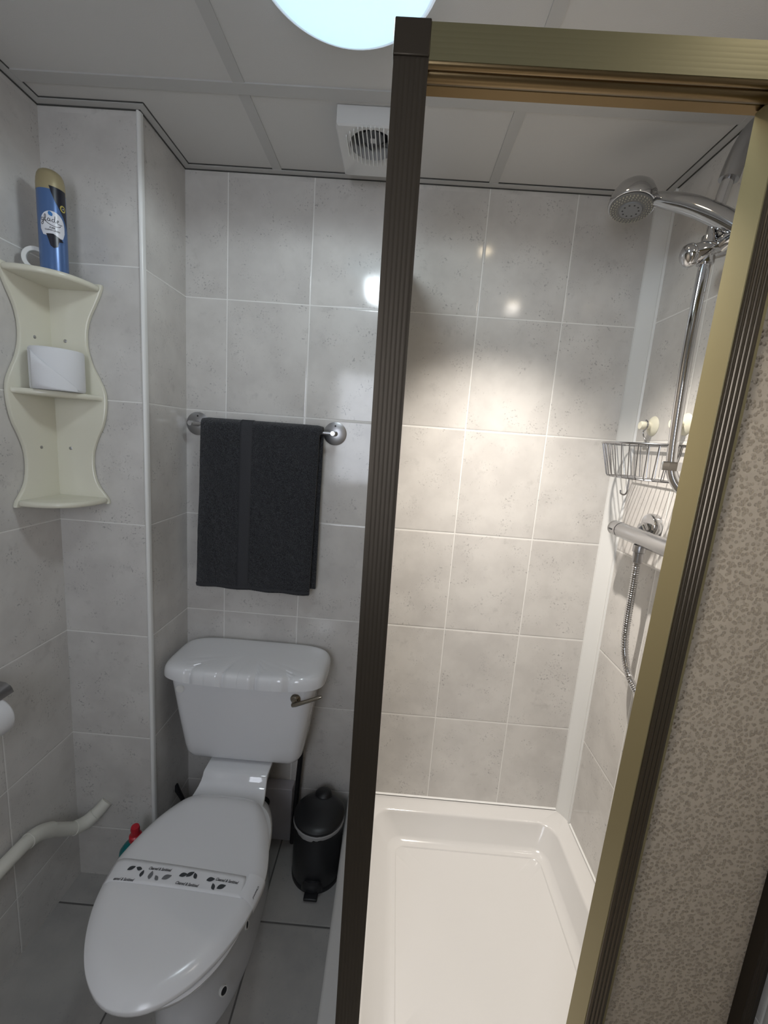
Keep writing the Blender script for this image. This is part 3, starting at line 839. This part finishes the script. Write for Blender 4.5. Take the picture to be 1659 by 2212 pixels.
obj('brush_holder', lathe(nb(), [(0, 0), (.034, 0), (.034, .006), (.029, .03), (.028, .10), (.024, .11), (0, .11)], (.035, -.085, 0)), M_dark, t)
obj('brush_handle', tube(nb(), [(.035, -.085, .10), (.020, -.082, .17), (.005, -.09, .215), (.002, -.09, .235)], [.006, .007, .009, .006], flat=1), M_dark, t)

# ================================================================== PEDAL BIN
def bin_():
    cx, cy, r, H = .510, -.138, .0815, .212
    t = thing('pedal_bin', (cx, cy, 0), 'small dark grey pedal bin on the floor beside the shower tray', 'bin')
    obj('bin_body', lathe(nb(), [(0, .002), (r-.004, .002), (r-.002, .012), (r, .018), (r, H-.004), (r-.002, H), (0, H)], (cx, cy, 0), n=64), M_dkgrey, t)
    obj('base_ring', lathe(nb(), [(0, 0), (r+.001, 0), (r+.0015, .012), (r, .016), (0, .016)], (cx, cy, 0), n=64), M_dark, t)
    obj('bin_lid', lathe(nb(), [(0, H+.004), (r-.001, H+.004), (r+.0015, H+.006), (r+.0015, H+.013), (r-.003, H+.017), (r*.8, H+.023), (r*.5, H+.027), (0, H+.029)], (cx, cy, 0), n=64), M_dkgrey, t)
    # crumpled liner edge under the lid
    bm = nb(); n = 90; rs = []
    def wob(k, d): return .0022*noise.noise(Vector((math.cos(2*PI*k/n)*6, math.sin(2*PI*k/n)*6, d)))
    for q, z in ((.000, H+.003), (.0022, H+.001), (.0030, H-.006), (.0006, H-.0105)):
        L = []
        for k in range(n):
            a = 2*PI*k/n; w_ = wob(k, 3.0); zz = z+(wob(k, 9.)*1.6 if z < H-.004 else 0)
            if z < H-.008 and math.cos(a-4.3) > .93: zz -= .006
            L.append((cx+(r+q+w_*.5)*math.cos(a), cy+(r+q+w_*.5)*math.sin(a), zz))
        rs.append(L)
    rings(bm, rs, False, False); obj('bin_liner', bm, M_bag, t)
    obj('hinge', box(nb(), cx-.028, cx+.028, cy+r-.012, cy+r+.010, H-.03, H+.012), M_dark, t, mods=(BEV(.004),))
    bm = nb(); rs = []
    for s, z in ((1, 0), (1.05, .008), (1.0, .018), (.85, .025), (.5, .029), (.02, .030)):
        rs.append([(cx+.003+.030*s*math.cos(2*PI*k/32), cy+r-.018+.027*s*math.sin(2*PI*k/32), H+.006+z) for k in range(32)])
    rings(bm, rs); obj('lid_knob', bm, M_dark, t)
    # pedal with recess plate
    bm = nb(); box(bm, cx-.022, cx+.022, cy-r-.030, cy-r+.004, .006, .016); obj('pedal', bm, M_dark, t, mods=(BEV(.003),))
    bm = nb(); rs = []
    for s, z in ((1.0, .018), (1.0, .026), (.92, .042), (.7, .052)):
        rs.append([(cx+.034*s*math.sin(a), cy-(r+.0006+.012*s*max(0, math.cos(a)))*1., z) for a in [-PI/2+PI*k/14 for k in range(15)]])
    rings(bm, rs, True, True, closed=True); obj('pedal_guard', bm, mat('glossy dark plastic', (.02, .02, .022), .15), t)
bin_()

# ================================================================== BLEACH BOTTLE
t = thing('cleaner_bottle', (-.012, -.315, 0), 'teal cleaner bottle with red cap behind the toilet pan', 'bottle')
def oval(cx, cy, rx, ry, z, n=36): return [(cx+rx*math.cos(2*PI*k/n), cy+ry*math.sin(2*PI*k/n), z) for k in range(n)]
bx_, by_ = -.012, -.315
obj('bottle_body', rings_bm([oval(bx_, by_, .036, .026, .0), oval(bx_, by_, .041, .030, .006), oval(bx_, by_, .041, .030, .15), oval(bx_, by_, .040, .030, .19), oval(bx_, by_, .035, .027, .22), oval(bx_+.004, by_, .025, .021, .242), oval(bx_+.008, by_, .015, .015, .256), oval(bx_+.010, by_, .0135, .0135, .262)]), M_teal, t)
bm = nb(); c0 = Vector((bx_+.010, by_, .258)); axx = Vector((.06, -.10, 1)).normalized()
lathe(bm, [(0, 0), (.0165, 0), (.0175, .004), (.0165, .016), (.012, .020), (.011, .030), (.0125, .040), (.0105, .048), (0, .050)], c0, axx, 30)
obj('bottle_cap', bm, M_red, t)

# ================================================================== WASTE PIPE
t = thing('waste_pipe', (-.15, -.22, .28), 'white plastic waste pipe bending into the boxed wall at lower left', 'pipe')
r = .0180
P_ = [(-.150, -.2203, .280), (-.158, -.2303, .269), (-.172, -.244, .254), (-.190, -.262, .240), (-.205, -.290, .247), (-.214, -.318, .272), (-.220, -.354, .307), (-.2235, -.387, .331), (-.2245, -.422, .343), (-.2245, -.464, .347), (-.2245, -.60, .350), (-.2245, -.75, .354)]
obj('pipe_run', tube(nb(), catmull(P_, 6), r, 24), M_pipe, t)
def collar(i, f=.0):
    q = catmull(P_, 6); k = i
    d = (q[k+1]-q[k-1]).normalized(); return q[k], d
for a, b in ((12, 24), (36, 48)):
    q = catmull(P_, 6)[a:b+1]
    obj('elbow', tube(nb(), q, r+.0022, 24), M_pipe, t)

# ================================================================== EXTRACTOR FAN
def fan():
    x0, x1, y0, y1, zb, zt = .478, .640, -.272, -.085, 2.155, ZC+.002
    cx, cy = .559, -.208
    t = thing('extractor_fan', (cx, cy, ZC), 'white square extractor fan with round grille on the ceiling', 'fan')
    n = 64
    def sq(a, inset=0):
        c_, s_ = math.cos(a), math.sin(a); hx0, hx1, hy0, hy1 = x0+inset-cx, x1-inset-cx, y0+inset-cy, y1-inset-cy
        tx = (hx1 if c_ > 0 else hx0)/c_ if abs(c_) > 1e-6 else 9; ty = (hy1 if s_ > 0 else hy0)/s_ if abs(s_) > 1e-6 else 9
        q = min(tx, ty); return (cx+q*c_, cy+q*s_)
    ang = [2*PI*k/n+PI/4 for k in range(n)]
    bm = nb(); rs = []
    rs.append([(*sq(a), zt) for a in ang]); rs.append([(*sq(a), zb+.003) for a in ang]); rs.append([(*sq(a, .003), zb) for a in ang])
    R = .054
    rs.append([(cx+R*math.cos(a), cy+R*math.sin(a), zb) for a in ang]); rs.append([(cx+R*math.cos(a), cy+R*math.sin(a), zt-.004) for a in ang])
    rings(bm, rs, False, False); obj('housing', bm, mat('white fan plastic', (.66, .655, .64), .4), t, mods=())
    obj('duct_back', lathe(nb(), [(0, 0), (.0545, 0), (.0545, -.001), (0, -.001)], (cx, cy, zt-.003), n=32), M_dark, t)
    bm = nb()
    for k in range(-6, 7):
        xx = cx+k*.0098; h = math.sqrt(max(0, .068**2-(k*.0098)**2))
        box(bm, xx-.0011, xx+.0011, cy-h, cy+h, zb-.0055, zb-.0005)
    obj('grille', bm, M_white_pl, t, smooth=False)
    bm = nb(); lathe(bm, [(0, 0), (.022, 0), (.026, -.004), (.026, -.012), (0, -.014)], (cx, cy, zt-.012), n=30)
    for k in range(7):
        a = 2*PI*k/7; p = Vector((math.cos(a), math.sin(a), 0)); q = Vector((-math.sin(a), math.cos(a), 0)); c_ = Vector((cx, cy, zt-.018))
        vv_ = [bm.verts.new(c_+p*.024+q*.006+Vector((0, 0, .004))), bm.verts.new(c_+p*.048+q*.012+Vector((0, 0, .004))), bm.verts.new(c_+p*.048-q*.008-Vector((0, 0, .006))), bm.verts.new(c_+p*.024-q*.006-Vector((0, 0, .006)))]
        bm.faces.new(vv_)
    obj('impeller', bm, mat('grey impeller', (.10, .105, .11), .4), t)
    obj('indicator_cap', lathe(nb(), [(0, 0), (.0045, 0), (.004, -.0015), (0, -.002)], (cx, cy-.057, zb), n=16), M_white_pl, t)
    # vertical brace inside
    obj('motor_label', box(nb(), cx-.006, cx+.008, cy-.004, cy+.012, zt-.0275, zt-.0262), M_white_pl, t, smooth=False)
fan()

# ================================================================== SHOWER KIT
RX, RY = 1.312, -.345
def shower():
    t = thing('shower_riser', (XR, RY, 1.40), 'chrome riser rail on the right shower wall', 'shower rail')
    pts = [(XR-.002, RY-.045, 1.345), (1.366, RY-.040, 1.362), (1.345, RY-.028, 1.385), (1.326, RY-.012, 1.412), (1.316, RY-.004, 1.44), (1.312, RY, 1.48), (1.308, RY+.002, 1.60), (1.306, RY+.004, 1.75), (1.308, RY+.003, 1.90), (1.313, RY, 2.00), (1.322, RY-.002, 2.06), (1.330, RY-.003, 2.09)]
    obj('rail', tube(nb(), catmull(pts, 8), .0115, 24), M_chrome, t)
    obj('top_bracket', tube(nb(), catmull([(1.3205, RY-.002, 2.050), (1.332, RY-.003, 2.10), (1.350, RY-.004, 2.14), (XR-.001, RY-.006, 2.170)], 6), .0185, 28), M_steel, t)
    obj('wall_flange', lathe(nb(), [(0, 0), (.024, 0), (.024, .006), (.016, .010), (0, .010)], (XR-.0005, RY-.045, 1.345), (-1, 0, 0), 32), M_chrome, t)
    # soap-dish style clamp ring near the foot of the rail
    q = nb(); lathe(q, [(.0125, -.010), (.0195, -.010), (.0205, -.008), (.0205, .008), (.0195, .010), (.0125, .010)], (1.3145, RY-.002, 1.452), (0, 0, 1), 8)
    obj('clamp_ring', q, M_chrome, t)
    obj('clamp_arm', box(nb(), 1.333, 1.350, RY-.010, RY+.002, 1.447, 1.457), M_dark, t, mods=(BEV(.002),))
    # slider
    sl = Vector((1.308, RY+.003, 1.915))
    s = thing('shower_slider', sl, 'chrome slider with round knob holding the hand shower on the rail', 'shower bracket')
    ax = Vector((1, -.12, .30)).normalized()
    obj('slider_body', lathe(nb(), [(0, -.030), (.0175, -.030), (.0205, -.026), (.0205, .030), (.018, .036), (0, .037)], sl, ax, 36), M_chrome, s)
    obj('knob', lathe(nb(), [(0, -.029), (.0225, -.029), (.0240, -.032), (.0240, -.038), (.0215, -.045), (.014, -.050), (0, -.052)], sl, ax, 40), M_chrome, s)
    obj('rail_sleeve', lathe(nb(), [(.0118, -.028), (.0160, -.028), (.0165, -.026), (.0165, .026), (.0160, .028), (.0118, .028)], sl, (.03, 0, 1), 32), M_chrome, s)
    obj('cradle', tube(nb(), [sl+Vector((.022, .0, .008)), sl+Vector((.024, -.030, .014)), sl+Vector((.026, -.058, .018))], [.020, .019, .021], 24), M_chrome, s)
    # hand shower
    hd = Vector((1.190, -.215, 2.064))
    h = thing('hand_shower', hd, 'chrome hand shower head with grey nozzle face pointing down', 'shower head')
    fn = Vector((-.14, -.17, -.97)).normalized()      # spray direction
    obj('head_shell', lathe(nb(), [(0, -.050), (.014, -.049), (.029, -.044), (.042, -.032), (.0495, -.017), (.0525, .0), (.0525, .005), (.0505, .010), (.044, .011), (0, .011)], hd, fn, 56), M_chrome, h)
    fc = obj('nozzle_face', lathe(nb(), [(0, .0112), (.0475, .0112), (.0465, .0145), (.033, .0165), (0, .017)], hd, fn, 48), M_nozzle, h)
    u_, v_ = frame(fn); bm = nb()
    for rad, cnt in ((.0435, 36), (.038, 32), (.0325, 28)):
        for k in range(cnt):
            a = 2*PI*(k+(.5 if rad == .0355 else 0))/cnt; p = hd+(u_*math.cos(a)+v_*math.sin(a))*rad+fn*(.0145)
            lathe(bm, [(0, 0), (.0014, 0), (.0010, .0032), (0, .0034)], p, fn, 6)
    obj('nozzles', bm, M_nubs, h)
    obj('spray_plate', lathe(nb(), [(0, .0165), (.026, .0165), (.0245, .0195), (0, .020)], hd, fn, 36), mat('grey spray plate', (.22, .225, .235), .35), h)
    bm = nb()
    for k in range(10):
        a = 2*PI*k/10; p = hd+(u_*math.cos(a)+v_*math.sin(a))*.0175+fn*.0197; lathe(bm, [(0, 0), (.0021, 0), (0, .0004)], p, fn, 10)
    obj('spray_holes', bm, M_dark, h)
    # handle from head to cradle
    e = Vector((1.334, -.402, 1.930))
    H0 = hd+Vector((.036, -.020, .002))
    pts = [H0, H0+(e-H0)*.16+Vector((0, 0, .006)), H0+(e-H0)*.45+Vector((.002, 0, .012)), H0+(e-H0)*.75+Vector((.002, -.001, .008)), e]
    k_ = catmull(pts, 8); rr = [.0125+.0040*math.sin(PI*min(1, i/(len(k_)-1)))+.0065*(i/(len(k_)-1)) for i in range(len(k_))]
    obj('handle', tube(nb(), k_, rr, 28), M_chrome, h)
    obj('selector_tab', lathe(nb(), [(0, 0), (.006, 0), (.005, .006), (0, .007)], hd+Vector((.043, -.020, -.012)), (1, -.3, -.3), 16), M_steel, h)
    # ---- bar valve
    v = thing('shower_valve', (1.322, -.30, 1.262), 'chrome thermostatic bar valve on the right shower wall', 'shower valve')
    Y0, Y1 = -.125, -.475
    vx, vz = 1.322, 1.262
    obj('valve_body', lathe(nb(), [(0, .045), (.0205, .045), (.0212, .047), (.0212, .303), (.0205, .305), (0, .305)], (vx, Y0, vz), (0, -1, 0), 40), M_brush, v)
    k1 = obj('flow_knob', lathe(nb(), [(0, 0), (.012, .0005), (.018, .003), (.0215, .008), (.0218, .038), (.0212, .043), (0, .043)], (vx, Y0, vz), (0, -1, 0), 40), M_brush, v)
    obj('override_button', box(nb(), vx-.024, vx-.0195, Y0-.034, Y0-.018, vz-.003, vz+.001), M_dark, k1, mods=(BEV(.001),))
    obj('temperature_knob', lathe(nb(), [(0, .307), (.0215, .307), (.0218, .312), (.0215, .345), (.018, .350), (0, .350)], (vx, Y0, vz), (0, -1, 0), 40), M_brush, v)
    for y in (-.222, -.372):
        obj('wall_flange', lathe(nb(), [(0, 0), (.033, 0), (.0335, .002), (.0335, .016), (.031, .020), (.022, .021), (0, .021)], (XR-.0005, y, 1.288), (-1, 0, 0), 44), M_chrome, v)
        obj('union_nut', lathe(nb(), [(0, 0), (.0155, 0), (.0165, .003), (.0165, .016), (.0155, .019), (0, .035)], (XR-.018, y, 1.283), (-1, 0, -.35), 6), M_chrome, v)
    # ---- hose
    ho = thing('shower_hose', (1.325, -.268, 1.235), 'ribbed chrome shower hose hanging below the bar valve', 'hose')
    obj('hose_nut', lathe(nb(), [(0, 0), (.0145, 0), (.0155, .002), (.0155, .018), (.0125, .020), (.0120, .045), (.0100, .047), (0, .047)], (1.322, -.268, 1.243), (0, 0, -1), 20), M_steel, ho)
    P_ = [(1.322, -.268, 1.196), (1.3245, -.266, 1.12), (1.3280, -.262, 1.03), (1.330, -.266, .97), (1.330, -.285, .925), (1.328, -.325, .893), (1.326, -.385, .885), (1.324, -.445, .92), (1.322, -.475, 1.00), (1.320, -.49, 1.20), (1.318, -.47, 1.50), (1.318, -.44, 1.75), (1.322, -.405, 1.90)]
    q = catmull(P_, 10); out = []; rad = []
    tot = 0; step = .0014; i = 0; acc = 0; S = [q[0]]
    for a, b in zip(q, q[1:]):
        L_ = (b-a).length
        m_ = max(1, int(L_/step))
        for k in range(m_): S.append(a.lerp(b, (k+1)/m_))
    rad = [.0096 if k % 4 < 2 else .0080 for k in range(len(S))]
    obj('hose', tube(nb(), S, rad, 10), M_chrome, ho)
shower()

# ================================================================== BASKET
def basket():
    cy = -.205; a_, b_ = .155, .135; zt, zb = 1.500, 1.412
    t = thing('shower_basket', (XR, cy, zb), 'chrome wire shower basket hung from cream suction cups', 'shower basket')
    wm = mat('chromed wire', (.40, .40, .41), .22, 1)
    def el(a, f, z): return Vector((XR-.012-b_*f*math.sin(a), cy-a_*f*math.cos(a)*(1 if f == 1 else .93), z))
    rim = [el(PI*k/32, 1, zt) for k in range(33)]
    obj('rim', tube(nb(), catmull(rim+[el(0, 1, zt)], 1), .0027, 8), wm, t)
    bm = nb(); 
    tube(bm, [el(PI*k/32, .84, zb) for k in range(33)]+[el(0, .84, zb)], .0018, 6)
    tube(bm, [el(PI*k/32, .70, zb) for k in range(33)]+[el(0, .70, zb)], .0014, 6)
    for k in range(1, 20):
        a = PI*k/20
        xb = XR-.014
        p1, p2 = el(a, 1, zt), el(a, .86, zb+.004); p3 = el(a, .84, zb)
        tube(bm, [p1, p2, p3, Vector((xb, p3.y, zb))], .00125, 6)
        if k % 2 == 0: tube(bm, [Vector((xb, p1.y, zt)), Vector((xb, p3.y, zb))], .00125, 6)
    obj('wire_cage', bm, wm, t)
    for y in (-.132, -.268):
        c_ = obj('suction_cup', lathe(nb(), [(0, .010), (.010, .010), (.018, .007), (.0245, .003), (.027, .0005), (.0275, 0), (0, 0)], (XR-.0005, y, 1.555), (-1, 0, 0), 40), M_creamplastic, t)
        obj('cup_knob', lathe(nb(), [(0, .008), (.010, .008), (.0105, .012), (.0115, .033), (.010, .036), (0, .036)], (XR-.0005, y, 1.555), (-1, 0, 0), 12), M_creamplastic, c_)
        hk = catmull([(XR-.022, y+.0, 1.570), (XR-.022, y-.012, 1.562), (XR-.022, y-.010, 1.548), (XR-.022, y+.004, 1.540), (XR-.020, y+.002, 1.525), (XR-.016, y-.006, 1.512), (XR-.013, y-.004, 1.500)], 5)
        obj('hanging_hook', tube(nb(), hk, .0022, 8), wm, t)
    obj('utensil_hook', tube(nb(), catmull([(XR-.080, -.205, zb), (XR-.080, -.205, zb-.020), (XR-.080, -.205, zb-.038), (XR-.083, -.200, zb-.047), (XR-.089, -.192, zb-.045), (XR-.090, -.190, zb-.036)], 5), .0022, 8), wm, t)
basket()
